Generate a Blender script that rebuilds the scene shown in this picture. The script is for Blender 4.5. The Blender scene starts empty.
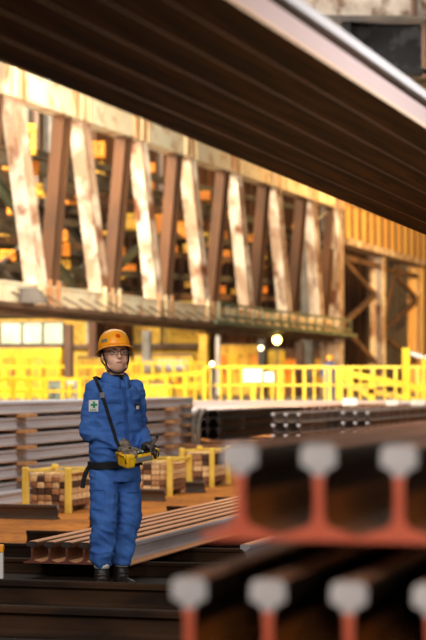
import bpy, bmesh, math, random
from mathutils import Vector, Matrix, noise
from mathutils.bvhtree import BVHTree
random.seed(7)
S = bpy.context.scene
COL = S.collection
PI = math.pi
F, H, HZ, CX = 1900.0, 1.36, 385.0, 213.0
def P(px, py, Y): return Vector(((px-CX)/F*Y, Y, H+(HZ-py)/F*Y))
def GX(px, Y): return (px-CX)/F*Y
ORD = ['first','second','third','fourth','fifth','sixth','seventh','eighth','ninth','tenth','eleventh','twelfth','thirteenth','fourteenth','fifteenth','sixteenth','seventeenth','eighteenth','nineteenth','twentieth']
def ordn(i):
    if i < len(ORD): return ORD[i]
    t = ['twenty','thirty','forty'][(i+1)//10-2]
    return t+'ieth' if False else (t+'-'+ORD[(i+1)%10-1] if (i+1)%10 else {'twenty':'twentieth','thirty':'thirtieth','forty':'fortieth'}[t])

# ---------------------------------------------------------------- materials
def lin(c): return tuple((x/255/12.92 if x/255 <= .04045 else ((x/255+.055)/1.055)**2.4) for x in c)
def mat(name, c, rough=.6, metal=0., c2=None, scale=6., stretch=(1,1,1), lo=.4, hi=.62, bump=0., detail=6, emit=0., c3=None, scale3=40., rough2=None):
    m = bpy.data.materials.new(name); m.use_nodes = True
    nt = m.node_tree; N = nt.nodes; L = nt.links; b = N['Principled BSDF']
    b.inputs['Base Color'].default_value = (*lin(c), 1); b.inputs['Roughness'].default_value = rough; b.inputs['Metallic'].default_value = metal
    tc = N.new('ShaderNodeTexCoord'); mp = N.new('ShaderNodeMapping'); mp.inputs['Scale'].default_value = stretch
    L.new(tc.outputs['Object'], mp.inputs['Vector'])
    nz = N.new('ShaderNodeTexNoise'); nz.inputs['Scale'].default_value = scale; nz.inputs['Detail'].default_value = detail
    L.new(mp.outputs[0], nz.inputs['Vector'])
    col = None
    if c2:
        r = N.new('ShaderNodeValToRGB'); r.color_ramp.elements[0].position = lo; r.color_ramp.elements[1].position = hi
        r.color_ramp.elements[0].color = (*lin(c), 1); r.color_ramp.elements[1].color = (*lin(c2), 1)
        L.new(nz.outputs['Fac'], r.inputs[0]); col = r.outputs[0]
        if c3:
            n3 = N.new('ShaderNodeTexNoise'); n3.inputs['Scale'].default_value = scale3; n3.inputs['Detail'].default_value = 8
            L.new(mp.outputs[0], n3.inputs['Vector'])
            r3 = N.new('ShaderNodeValToRGB'); r3.color_ramp.elements[0].position = .52; r3.color_ramp.elements[1].position = .68
            L.new(n3.outputs['Fac'], r3.inputs[0])
            mx = N.new('ShaderNodeMix'); mx.data_type = 'RGBA'
            L.new(r3.outputs[0], mx.inputs[0]); L.new(col, mx.inputs[6]); mx.inputs[7].default_value = (*lin(c3), 1); col = mx.outputs[2]
        L.new(col, b.inputs['Base Color'])
        if rough2 is not None:
            mr = N.new('ShaderNodeMapRange'); mr.inputs[3].default_value = rough; mr.inputs[4].default_value = rough2
            L.new(nz.outputs['Fac'], mr.inputs[0]); L.new(mr.outputs[0], b.inputs['Roughness'])
    if bump:
        bp = N.new('ShaderNodeBump'); bp.inputs['Strength'].default_value = bump; bp.inputs['Distance'].default_value = .02
        L.new(nz.outputs['Fac'], bp.inputs['Height']); L.new(bp.outputs[0], b.inputs['Normal'])
    if emit:
        b.inputs['Emission Strength'].default_value = emit
        if col: L.new(col, b.inputs['Emission Color'])
        else: b.inputs['Emission Color'].default_value = (*lin(c), 1)
    return m
M = {}
def mk(k, *a, **kw): M[k] = mat(k, *a, **kw); return M[k]
mk('floor', (170,104,38), .85, c2=(138,82,30), scale=1.3, c3=(104,66,38), scale3=9, bump=.2)
mk('bed', (24,17,12), .7, c2=(40,27,16), scale=2, bump=.2)  # floor colour darkened where the hanging rails shade it
mk('tan_side', (132,84,48), .6, .1, c2=(92,58,36), scale=4)
mk('grey_side', (196,192,200), .5, .0, c2=(166,160,164), scale=4, stretch=(1,.2,1))
mk('amber_glow_foot', (150,86,30), .5, .1, c2=(90,52,22), scale=3, stretch=(2,.5,2))  # amber reflection in the rail gaps, put into the foot colour
mk('skid_dark', (30,20,14), .6, .0, c2=(54,35,21), scale=5, stretch=(1,.3,1), bump=.15)  # dark tone also carries the hanging rails' shade on the near skids
mk('skid_grey', (70,60,55), .5, .5, c2=(92,68,48), scale=5, stretch=(1,.3,1))
mk('skid_brown', (150,98,58), .7, .1, c2=(98,64,42), scale=4)
mk('rail_side', (30,25,22), .32, .5, c2=(58,42,30), scale=5, stretch=(1,.15,1), rough2=.5)
mk('rail_top', (186,130,98), .6, .0, c2=(158,106,78), scale=4, stretch=(3,.1,1))
mk('rail_silver', (204,203,210), .5, .05, c2=(172,170,176), scale=3, stretch=(1,.1,1))
mk('rail_silver_foot', (170,140,118), .6, .0, c2=(150,134,130), scale=4, stretch=(1,.15,1))
mk('rail_orange', (206,142,90), .6, .05, c2=(176,114,66), scale=4, stretch=(2,.1,1))
mk('rail_shadow', (16,15,16), .5, .5, c2=(34,28,26), scale=5, stretch=(1,.1,1))  # shadowed stack side painted as near-black steel
mk('end_white', (236,236,240), .5, .0, c2=(206,206,212), scale=18)
mk('end_red', (240,122,92), .55, 0, c2=(228,102,74), scale=14)
mk('end_steel', (150,146,146), .45, .4)
mk('end_red_dark', (110,52,34), .6, 0, c2=(70,38,28), scale=14)
mk('ov_web', (186,168,170), .6, c2=(160,140,138), scale=3, stretch=(1,.1,1))
mk('ov_foot', (224,196,172), .6, c2=(196,160,130), scale=3, stretch=(1,.1,1))
mk('centre_side', (150,138,132), .6, .0, c2=(110,96,88), scale=2)
mk('end_dark', (74,58,50), .5, .4, c2=(50,40,36), scale=20)
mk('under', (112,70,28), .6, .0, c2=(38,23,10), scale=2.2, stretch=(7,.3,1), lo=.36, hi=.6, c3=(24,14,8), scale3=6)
mk('cream', (250,236,208), .6, c2=(240,216,180), scale=.55, c3=(206,158,112), scale3=1.3, bump=.05)
mk('cream_rust', (176,146,120), .7, c2=(226,208,188), scale=1.1, stretch=(1,1,.6), c3=(122,70,42), scale3=1.8, lo=.44, hi=.58)
mk('rust_streak', (238,212,170), .7, c2=(176,112,62), scale=1.1, stretch=(3,3,.25), lo=.45, hi=.6)
mk('brown_steel', (112,82,62), .6, c2=(84,62,48), scale=.8, stretch=(1,1,.4))
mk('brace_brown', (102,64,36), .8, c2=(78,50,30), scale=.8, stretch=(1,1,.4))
mk('dark_steel', (66,62,60), .6, c2=(96,86,76), scale=1.)
mk('mid_steel', (132,126,118), .6, c2=(98,90,80), scale=1.)
mk('green_steel', (86,96,76), .6, c2=(110,112,92), scale=1.)
mk('wall', (112,98,80), .9, c2=(146,122,94), scale=.25, c3=(38,32,28), scale3=.6)
mk('wall_rust', (124,84,58), .8, c2=(86,60,48), scale=.5, stretch=(4,4,.2))
mk('yellow', (236,194,30), .5, c2=(220,174,22), scale=4)
mk('yellow_worn', (222,182,60), .6, c2=(204,152,36), scale=1.2, c3=(150,110,30), scale3=4)
mk('orange_paint', (244,160,20), .55, c2=(222,132,16), scale=1.)
mk('corrugated', (244,200,120), .55, c2=(212,156,90), scale=1.2, stretch=(6,6,.3))
mk('timber', (190,140,90), .8, c2=(160,112,68), scale=9, stretch=(3,.6,3))
WOODS = [mk('timber_a',(222,178,126),.8,c2=(184,134,86),scale=12), mk('timber_b',(188,138,92),.8,c2=(138,92,58),scale=12),
         mk('timber_c',(146,98,64),.8,c2=(96,60,38),scale=12), mk('timber_d',(86,58,42),.8,c2=(70,46,32),scale=12), mk('timber_e',(240,206,154),.8,c2=(204,156,104),scale=12)]
mk('yellow_post', (236,200,84), .6, c2=(214,174,60), scale=6)
mk('concrete', (150,138,122), .85, c2=(122,108,92), scale=1.2)
mk('white_paint', (200,194,186), .6)
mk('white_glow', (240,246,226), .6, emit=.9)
mk('glass_green', (214,226,196), .4, c2=(170,190,160), scale=.7, emit=.3)
mk('lamp_glow', (255,226,120), .4, emit=14)
mk('lamp_small', (255,240,190), .4, emit=5)
mk('black', (16,16,18), .5)
mk('grey_green', (140,150,132), .6)
mk('cloth', (66,106,172), .85, c2=(56,92,158), scale=5, detail=3)
mk('cloth_dark', (44,76,134), .85)
mk('skin', (226,174,146), .5, c2=(216,162,132), scale=14)
mk('lips', (182,116,98), .5)
mk('hair', (18,15,14), .6)
mk('helmet', (255,172,30), .35, c2=(252,160,22), scale=3)
mk('badge_red', (214,74,20), .4)
mk('badge_grey', (120,122,116), .4)
mk('strap', (9,9,11), .9)
mk('glove_grey', (132,116,100), .9, c2=(84,72,62), scale=30)
mk('glove_dark', (28,24,24), .9, c2=(96,84,76), scale=45, lo=.5, hi=.62)
mk('remote', (240,190,30), .45, c2=(210,150,20), scale=25)
mk('boot', (24,20,19), .5)
mk('white_cloth', (206,202,198), .8)
mk('parts_white', (168,160,150), .7)
mk('green_mark', (22,130,84), .6)
mk('frame_dark', (24,24,28), .3)
mk('eye_white', (190,175,165), .3)
def glass():
    m = bpy.data.materials.new('lens_glass'); m.use_nodes = True; nt = m.node_tree
    nt.nodes.clear(); o = nt.nodes.new('ShaderNodeOutputMaterial'); t = nt.nodes.new('ShaderNodeBsdfTransparent'); g = nt.nodes.new('ShaderNodeBsdfGlossy'); x = nt.nodes.new('ShaderNodeMixShader')
    g.inputs['Roughness'].default_value = .05; x.inputs[0].default_value = .18
    nt.links.new(t.outputs[0], x.inputs[1]); nt.links.new(g.outputs[0], x.inputs[2]); nt.links.new(x.outputs[0], o.inputs[0]); M['lens'] = m
glass()
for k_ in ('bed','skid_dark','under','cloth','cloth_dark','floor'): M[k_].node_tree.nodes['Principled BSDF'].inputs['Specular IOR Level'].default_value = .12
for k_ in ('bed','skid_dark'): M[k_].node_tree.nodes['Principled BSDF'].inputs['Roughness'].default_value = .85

# ---------------------------------------------------------------- helpers
def link(name, me, parent=None):
    o = bpy.data.objects.new(name, me); COL.objects.link(o)
    if parent: o.parent = parent
    return o
def obj(name, bm, mats, parent=None, smooth=False, recalc=True):
    if recalc: bmesh.ops.recalc_face_normals(bm, faces=bm.faces)
    me = bpy.data.meshes.new(name); bm.to_mesh(me); bm.free()
    for m in (mats if isinstance(mats, (list, tuple)) else [mats]): me.materials.append(M[m] if isinstance(m, str) else m)
    if smooth:
        for p in me.polygons: p.use_smooth = True
    return link(name, me, parent)
def tag(o, label=None, cat=None, group=None, kind=None):
    if label: o['label'] = label
    if cat: o['category'] = cat
    if group: o['group'] = group
    if kind: o['kind'] = kind
    return o
def empty(name, loc, rz=0, label=None, cat=None, group=None):
    o = bpy.data.objects.new(name, None); COL.objects.link(o); o.location = loc; o.rotation_euler = (0,0,rz); o.empty_display_size = .1
    return tag(o, label, cat, group)
def box(bm, c, s, R=None, mi=0):
    vs = []
    for dx in (-.5,.5):
        for dy in (-.5,.5):
            for dz in (-.5,.5):
                v = Vector((dx*s[0], dy*s[1], dz*s[2]))
                if R: v = R @ v
                vs.append(bm.verts.new(v+Vector(c)))
    for f in ((0,1,3,2),(4,6,7,5),(0,4,5,1),(2,3,7,6),(0,2,6,4),(1,5,7,3)):
        bm.faces.new([vs[i] for i in f]).material_index = mi
    return bm
def bevel(bm, w, seg=2):
    bmesh.ops.remove_doubles(bm, verts=bm.verts, dist=1e-6)
    bmesh.ops.bevel(bm, geom=list(bm.edges), offset=w, segments=seg, affect='EDGES', profile=.6); return bm
def NB(): return bmesh.new()
def frame(d, up=(0,0,1)):
    d = Vector(d).normalized(); u = Vector(up)
    if abs(d.dot(u)) > .99: u = Vector((0,1,0))
    x = d.cross(u).normalized(); z = x.cross(d).normalized()
    return Matrix((x, d, z)).transposed()
def beam(bm, a, b, w, h, mi=0, up=(0,0,1)):       # rectangular bar from a to b
    a = Vector(a); b = Vector(b); R = frame(b-a, up)
    return box(bm, (a+b)/2, (w, (b-a).length, h), R, mi)
def hbeam(bm, a, b, w, h, t=.12, up=(0,0,1), mi=0):  # H section
    a = Vector(a); b = Vector(b); R = frame(b-a, up); c = (a+b)/2; L = (b-a).length
    box(bm, c+R@Vector((0,0,h/2-t*h/2)), (w,L,h*t), R, mi); box(bm, c-R@Vector((0,0,h/2-t*h/2)), (w,L,h*t), R, mi)
    box(bm, c, (w*t*1.4,L,h*(1-2*t)), R, mi); return bm
def tube(bm, pts, r, n=8, mi=0, rs=None, caps=True):
    pts = [Vector(p) for p in pts]; rings = []
    for i, p in enumerate(pts):
        d = (pts[min(i+1,len(pts)-1)]-pts[max(i-1,0)]); R = frame(d); rr = rs[i] if rs else r
        rings.append([bm.verts.new(p+R@Vector((math.cos(2*PI*k/n)*rr, 0, math.sin(2*PI*k/n)*rr))) for k in range(n)])
    for i in range(len(rings)-1):
        for k in range(n):
            bm.faces.new((rings[i][k], rings[i][(k+1)%n], rings[i+1][(k+1)%n], rings[i+1][k])).material_index = mi
    if caps:
        bm.faces.new(rings[0]).material_index = mi; bm.faces.new(rings[-1]).material_index = mi
    return bm
def capsule(bm, a, b, r0, r1, n=14):
    a = Vector(a); b = Vector(b); d = b-a; L = d.length; R = frame(d)
    rings = []; tip0 = bm.verts.new(a-R@Vector((0,r0,0)))
    for k in range(1,5):
        t = k/4*PI/2; rings.append((a-R@Vector((0,r0*math.cos(t),0)), r0*math.sin(t)))
    for k in range(3,-1,-1):
        pass
    for k in range(0,4):
        t = k/4*PI/2; rings.append((b+R@Vector((0,r1*math.sin(t),0)), r1*math.cos(t)))
    rv = [[bm.verts.new(c+R@Vector((math.cos(2*PI*j/n)*r,0,math.sin(2*PI*j/n)*r))) for j in range(n)] for c,r in rings]
    tip1 = bm.verts.new(b+R@Vector((0,r1,0)))
    for j in range(n):
        bm.faces.new((tip0, rv[0][j], rv[0][(j+1)%n])); bm.faces.new((tip1, rv[-1][(j+1)%n], rv[-1][j]))
        for i in range(len(rv)-1): bm.faces.new((rv[i][j], rv[i+1][j], rv[i+1][(j+1)%n], rv[i][(j+1)%n]))
    return bm
def ell(bm, c, r, X=None, sub=3):
    R = X or Matrix.Identity(4)
    bmesh.ops.create_icosphere(bm, subdivisions=sub, radius=1, matrix=R @ Matrix.Translation(c) @ Matrix.Diagonal((*r,1)))
    return bm
def loft(bm, secs, n=28, p=2.4):      # secs: (center, rx, ry) horizontal super-ellipses
    rings = []
    for c, rx, ry in secs:
        ring = []
        for k in range(n):
            a = 2*PI*k/n; ca, sa = math.cos(a), math.sin(a)
            ring.append(bm.verts.new(Vector(c)+Vector((math.copysign(abs(ca)**(2/p),ca)*rx, math.copysign(abs(sa)**(2/p),sa)*ry, 0))))
        rings.append(ring)
    for i in range(len(rings)-1):
        for k in range(n): bm.faces.new((rings[i][k], rings[i][(k+1)%n], rings[i+1][(k+1)%n], rings[i+1][k]))
    bm.faces.new(rings[0]); bm.faces.new(rings[-1]); return bm
def remesh(name, bm, m, voxel, parent=None, smooth=4, fn=None):
    bmesh.ops.recalc_face_normals(bm, faces=bm.faces)
    me = bpy.data.meshes.new('tmp'); bm.to_mesh(me); bm.free()
    o = bpy.data.objects.new('tmp', me); COL.objects.link(o)
    md = o.modifiers.new('r','REMESH'); md.mode = 'VOXEL'; md.voxel_size = voxel
    if smooth:
        s = o.modifiers.new('s','SMOOTH'); s.iterations = smooth; s.factor = .5
    dg = bpy.context.evaluated_depsgraph_get(); ev = o.evaluated_get(dg)
    nm = bpy.data.meshes.new_from_object(ev); nm.name = name
    bpy.data.objects.remove(o); bpy.data.meshes.remove(me)
    if fn:
        ns = [v.normal.copy() for v in nm.vertices]
        for v, n in zip(nm.vertices, ns): v.co = v.co + n*fn(v.co, n)
    nm.materials.clear(); nm.materials.append(M[m])
    for p in nm.polygons: p.use_smooth = True
    return link(name, nm, parent)

# ---------------------------------------------------------------- camera
cam = bpy.data.cameras.new('camera'); co = bpy.data.objects.new('camera', cam); COL.objects.link(co)
cam.sensor_fit = 'VERTICAL'; cam.sensor_height = 36; cam.sensor_width = 24; cam.lens = F/640*36
cam.shift_y = (HZ-320)/640; cam.clip_end = 600; cam.clip_start = .05
co.location = (0,0,H); co.rotation_euler = (PI/2,0,0); S.camera = co
cam.dof.use_dof = True; cam.dof.focus_distance = 12.4; cam.dof.aperture_fstop = 3.0
S.view_settings.view_transform = 'Standard'; S.view_settings.look = 'None'

# ---------------------------------------------------------------- rail meshes
def rail_mesh(name, L, mats, sc=1., hw=1., over=None):
    """mats: 0 side, 1 running surface, 2 head end, 3 web+foot end, 4 underside, 5 foot upper"""
    h = [(.0725,0),(.0725,.011),(.045,.018),(.018,.028),(.0095,.045),(.008,.085),(.0095,.118),(.017,.129),(.0325,.136),(.0325,.160),(.029,.170),(.020,.174)]
    h = [(x*hw if i > 7 else x, z) for i,(x,z) in enumerate(h)]
    pts = [(x*sc,z*sc) for x,z in h] + [(-x*sc,z*sc) for x,z in reversed(h)]
    n = len(pts); bm = NB()
    r0 = [bm.verts.new((x,0,z)) for x,z in pts]; r1 = [bm.verts.new((x,L,z)) for x,z in pts]
    for i in range(n):
        j = (i+1)%n; f = bm.faces.new((r0[i], r0[j], r1[j], r1[i]))
        k = min(i, n-2-i) if i < n-1 else -1
        f.material_index = 4 if k == -1 else (1 if k in (11,10) or i == 11 else (5 if k in (0,1,2) else 0))
        if over and k in over and i < n-1: f.material_index = over[k]
    for r in (r0, r1):
        m = n-1
        f = bm.faces.new([r[i] for i in (0,1,2,3,4)]+[r[m-i] for i in (4,3,2,1,0)]); f.material_index = 3
        f = bm.faces.new([r[i] for i in (4,5,6)]+[r[m-i] for i in (6,5,4)]); f.material_index = 3
        f = bm.faces.new([r[i] for i in (6,7,8,9,10,11)]+[r[m-i] for i in (11,10,9,8,7,6)]); f.material_index = 2
    bmesh.ops.recalc_face_normals(bm, faces=bm.faces)
    me = bpy.data.meshes.new(name); bm.to_mesh(me); bm.free()
    for m in mats: me.materials.append(M[m])
    return me
def ang(vpx): return math.atan((vpx-CX)/F)
def dirs(a): return Vector((math.sin(a), math.cos(a), 0)), Vector((math.cos(a), -math.sin(a), 0))
def put(me, name, loc, a, label, cat, group, tilt=0):
    o = link(name, me); o.location = loc; o.rotation_euler = (tilt,0,-a); return tag(o, label, cat, group)
A = ang(750); D, W = dirs(A)

# ---------------------------------------------------------------- setting
def plane(name, x0,x1,y0,y1,z, m, kind='structure'):
    bm = NB(); box(bm, ((x0+x1)/2,(y0+y1)/2,z-.1), (x1-x0,y1-y0,.2)); return tag(obj(name, bm, m), kind=kind)
plane('floor', -60,90,-6,165,0,'floor')
# overhead rails' shade painted as a dark floor sheet, far edge parallel with skids
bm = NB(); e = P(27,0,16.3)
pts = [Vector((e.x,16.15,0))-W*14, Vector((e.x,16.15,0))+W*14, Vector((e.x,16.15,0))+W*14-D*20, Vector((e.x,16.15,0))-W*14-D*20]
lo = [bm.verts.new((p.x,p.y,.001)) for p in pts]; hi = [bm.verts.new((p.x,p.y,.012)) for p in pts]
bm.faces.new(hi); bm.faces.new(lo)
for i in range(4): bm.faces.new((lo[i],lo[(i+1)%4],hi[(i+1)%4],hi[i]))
tag(obj('floor_shade_sheet', bm, 'bed'), kind='structure')
# raised concrete platform at the back
bm = NB(); c0 = Vector((0,58.5,0)); R = Matrix.Rotation(-A,3,'Z')
box(bm, c0+D*50+Vector((0,0,.395)), (170,100,.79), R)
tag(obj('floor_platform', bm, 'concrete'), kind='structure')
PZ = .79
# back wall, side wall
bm = NB(); box(bm, (20,163,22), (170,1,44))
for i in range(60): box(bm, (-60+i*2.7,162.3,22), (.35,.4,44))
tag(obj('wall_back', bm, 'wall'), kind='structure')
bm = NB(); box(bm, (-50,80,22), (1,166,44)); tag(obj('wall_left', bm, 'wall'), kind='structure')

# ---------------------------------------------------------------- foreground stack of rails (blurred)
near = rail_mesh('near_rail', 20, ['rail_side','rail_top','end_white','end_red','rail_side','amber_glow_foot'], over={3:5,4:5})
def row(pxs, Y0, z, me, names, s=.1455, group=None, cat='rail', count=4, a=A, name='steel_rail'):
    d, w = dirs(a); b = Vector((GX(pxs,Y0), Y0, z))
    for i in range(count): put(me, name, b+w*(s*i), a, names(i), cat, group)
    return b
pos_near = ['leftmost','second from left','third from left','rightmost','rightmost just beyond the frame']
row(240, 3.44, 1.080, near, lambda i: f'blurred foreground rail with white head and red web, upper row, {["leftmost","middle one in view","rightmost in view","partly out of frame"][i]}', group='rails in the upper foreground row')
row(189, 3.40, .842, near, lambda i: f'blurred foreground rail with white head and red web, lower row, {["leftmost","second from the left","third from the left","rightmost in view"][i]}', group='rails in the lower foreground row')
bA = Vector((GX(189,3.40),3.40,0))
sk = sorted(Vector((GX(p_,y_),y_,0)).dot(D)-Vector((GX(189,3.40),3.40,0)).dot(D) for p_,y_ in ((90,8.8),(90,10.15),(90,11.5),(170,13.35),(170,14.6),(60,16.2),(140,17.9),(190,19.5),(230,21.1)))
for k,t in enumerate((1.2, (sk[0]+sk[1])/2, (sk[4]+sk[5])/2, (sk[6]+sk[7])/2)):
    c = bA+D*t+W*.24
    bm = NB(); box(bm, (0,0,0), (.66,.09,.062)); bevel(bm,.006)
    o = obj('timber_spacer', bm, 'timber'); o.location = c+Vector((0,0,1.048)); o.rotation_euler = (0,0,-A)
    tag(o, f'flat timber spacer between the two foreground rail rows, {ordn(k)} from their near ends', 'spacer', 'spacers in the foreground stack')
    tr = empty('steel_trestle', c, -A, f'dark steel trestle under the foreground rail stack, {ordn(k)} from the near ends', 'trestle', 'trestles under the foreground stack')
    bm = NB(); hbeam(bm, (-.3,0,.78), (.36,0,.78), .12, .12); obj('cross_beam', bm, 'skid_dark', tr)
    for sx in (-.2,.26):
        bm = NB(); hbeam(bm, (sx,0,.0), (sx,0,.72), .1, .1); obj('leg', bm, 'skid_dark', tr)
    bm = NB(); box(bm, (.03,0,.03), (.7,.3,.05)); obj('foot_plate', bm, 'skid_dark', tr)

# ---------------------------------------------------------------- transverse skids
def skid(px0, px1, Yref, pxref, h, m, label, group, name='skid_beam'):
    """rail-like beam across the view; passes (pxref, Yref); spans px0..px1"""
    c = Vector((GX(pxref,Yref), Yref, 0))
    def at(px):
        k = (px-CX)/F     # c+W t : x = k*y
        t = (k*c.y-c.x)/(W.x-k*W.y); return t
    t0, t1 = at(px0), at(px1); L = t1-t0
    me = rail_mesh(name, L, m, h/.174)
    o = link(name, me); o.location = c+W*t0; o.rotation_euler = (0,0,-A-PI/2)
    return tag(o, label, 'beam', group)
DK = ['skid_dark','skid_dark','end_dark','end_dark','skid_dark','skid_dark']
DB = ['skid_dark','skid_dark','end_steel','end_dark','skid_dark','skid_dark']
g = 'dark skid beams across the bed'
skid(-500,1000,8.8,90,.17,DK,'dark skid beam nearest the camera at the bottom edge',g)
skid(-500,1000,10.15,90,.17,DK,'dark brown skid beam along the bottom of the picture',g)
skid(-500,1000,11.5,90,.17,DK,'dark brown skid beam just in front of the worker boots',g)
skid(-500,900,13.35,170,.115,DK,'dark skid beam under the near ends of the tan rail bundle',g)
skid(-500,900,14.6,170,.115,DK,'dark skid beam behind the worker left of the tan rail ends',g)
skid(27,800,16.2,60,.115,DB,'dark skid beam whose left end shows above the tan rail ends',g)
skid(90,700,17.9,140,.115,DB,'dark skid beam crossing behind the worker legs',g)
skid(167,700,19.5,190,.115,DB,'dark skid beam starting right of the worker above the tan rails',g)
skid(215,700,21.1,230,.115,DB,'dark skid beam with its left end near the blurred red rail',g)
GY = ['skid_grey','skid_grey','end_steel','end_dark','skid_grey','skid_grey']
g2 = 'grey skid ends in front of the timber crates'
skid(-60,58,19.3,30,.15,GY,'grey brown skid beam in front of the left timber crate',g2)
skid(112,165,22.3,150,.14,GY,'short grey skid beam in front of the middle timber crate',g2)
skid(186,205,24.0,195,.14,GY,'short grey skid stub in front of the right timber crate',g2)

# ---------------------------------------------------------------- tan bundle of rails behind the worker
tan = rail_mesh('tan_rail', 14, ['tan_side','rail_orange','end_dark','end_red_dark','rail_side','rail_orange'], .88, hw=1.4)
b = Vector((GX(32,13.25), 13.25, .117))
for i in range(5):
    put(tan, 'steel_rail', b+W*(.1285*i), A, f'tan topped rail in the floor bundle behind the worker, {ordn(i)} from the left', 'rail', 'rails of the floor bundle behind the worker')
tan2 = rail_mesh('tan_rail_grey_side', 14, ['grey_side','rail_orange','end_steel','end_red_dark','rail_side','rail_orange'], .88, hw=1.2)
put(tan2, 'steel_rail', b+W*(.1285*5+.012), A, 'outermost rail of the floor bundle with a pale grey web behind the worker boots', 'rail', 'rails of the floor bundle behind the worker')
put(tan2, 'steel_rail', Vector((GX(245,13.0),13.0,.117)), A, 'single loose rail with a shiny end lying right of the floor bundle', 'rail', None)

# ---------------------------------------------------------------- left silver stack
AL = ang(700); DL, WL = dirs(AL)
LS = 8.
sil = rail_mesh('silver_rail', LS+4, ['rail_silver','rail_silver','end_steel','end_steel','rail_silver_foot','rail_silver_foot'], .84)
sil2 = rail_mesh('silver_rail_far', 8., ['rail_silver','rail_silver','end_steel','end_steel','rail_silver_foot','rail_silver_foot'], .84)
names6 = ['bottom layer','second layer up','third layer up','fourth layer up','fifth layer up','top layer']
def stack(me, base, a, nl, nr, pitch, z0, spacers, gname, desc, s=.15, jit=.0, spm='timber'):
    d, w = dirs(a)
    for l in range(nl):
        z = z0+pitch*l
        for r in range(nr):
            off = random.uniform(-jit,jit)
            ln = 'top layer' if l == nl-1 else names6[l]
            put(me, 'steel_rail', base-w*(s*r)+d*off+Vector((0,0,z)), a, f'{desc}, {ln}, {"outermost" if r==0 else ordn(r)+" rail in"}', 'rail', gname)
        if True:
            for k, t in enumerate(spacers):
                gap = pitch-.1462
                bm = NB(); box(bm, (.05,0,0), (s*nr+.14, .30, gap-.003)); bevel(bm,.003,1)
                o = obj('timber_spacer', bm, spm); c = base-w*(s*(nr-1)/2)+d*t; o.location = (c.x,c.y,z-gap/2); o.rotation_euler = (0,0,-a)
                tag(o, f'timber spacer under the {ln} of the {gname}, {ordn(k)} from left', 'spacer', 'spacers in the '+gname)
base = Vector((GX(0,22.6),22.6,0))-DL*4
stack(sil, base, AL, 6, 6, .193, .045, (1.2,4.62,8.6,11.2), 'left silver rail stack', 'silver rail in the left stack', jit=.04)
base = Vector((GX(193,38),38,0))-DL*8
stack(sil2, base, AL, 6, 5, .187, .03, (1,4.,7.2), 'rear silver rail stack', 'silver rail in the stack right behind the worker', jit=.1)
# lowest projecting layer
put(sil, 'steel_rail', Vector((GX(0,21.4),21.4,.0))-DL*4, AL, 'silver rail lying on the floor before the left stack', 'rail', None)

# ---------------------------------------------------------------- timber crates
def crate(pxl, pxr, Y, top, depth, word, nc, nr):
    w = (pxr-pxl)/F*Y/math.cos(A); o0 = Vector((GX(pxl,Y),Y,0)); h = (HZ+H*F/Y-top)/F*Y
    cr = empty('timber_crate', o0+W*(w/2)+D*(depth/2), -A, f'yellow framed crate of timber blocks, {word}', 'crate', 'timber crates on the floor')
    for sx in (-1,1):
        for sy in (-1,1):
            bm = NB(); box(bm, (sx*(w/2+.02),sy*(depth/2+.02),h/2+.01), (.07,.05,h+.04)); bevel(bm,.008,1); obj('corner_post', bm, 'yellow_post', cr)
    bm = NB()
    for sy in (-.35,.35): box(bm, (0,sy*depth,.03), (w,.1,.05))
    obj('skid_base', bm, 'timber_b', cr)
    bm = NB()
    for sx in (-1,1): box(bm, (sx*(w/2+.02),0,h-.012), (.03,depth,.022))
    for sy in (-1,1): box(bm, (0,sy*(depth/2+.03),h-.008), (w,.02,.02))
    obj('top_rail', bm, 'yellow_post', cr)
    zz = h-.06-.055; cw = (w-.02)/nc; ch = zz/nr
    for r in range(nr):
        for c in range(nc):
            bm = NB(); L = depth-.02-random.uniform(0,.03); box(bm, (0,0,0), (cw-.008,L,ch-.006)); bevel(bm,.005,1)
            q = obj('timber_block', bm, random.choice(WOODS+[WOODS[0],WOODS[4]]))
            p = cr.location+W*(-w/2+.01+cw*(c+.5))+D*random.uniform(-.012,.004); q.location = (p.x,p.y,.055+ch*(r+.5)); q.rotation_euler = (0,0,-A)
            tag(q, f'timber block in the crate {word}, row {ordn(nr-1-r)} from top, {ordn(c)} from left', 'timber block', 'timber blocks in the crate '+word)
    # loose top boards
    bm = NB()
    for c in range(nc):
        if c % 2 == 0 or nc < 4: box(bm, (-w/2+.01+cw*(c+.5),0,h-.045), (cw*.95,depth*.94,.022))
    obj('lid_board', bm, 'timber_e', cr)
crate(28, 68, 20.3, 470, .85, 'left of the worker', 5, 5)
crate(133, 169, 23.4, 459, .8, 'right beside the worker', 4, 5)
crate(184, 211, 25.4, 450, .8, 'furthest right', 3, 5)

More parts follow.
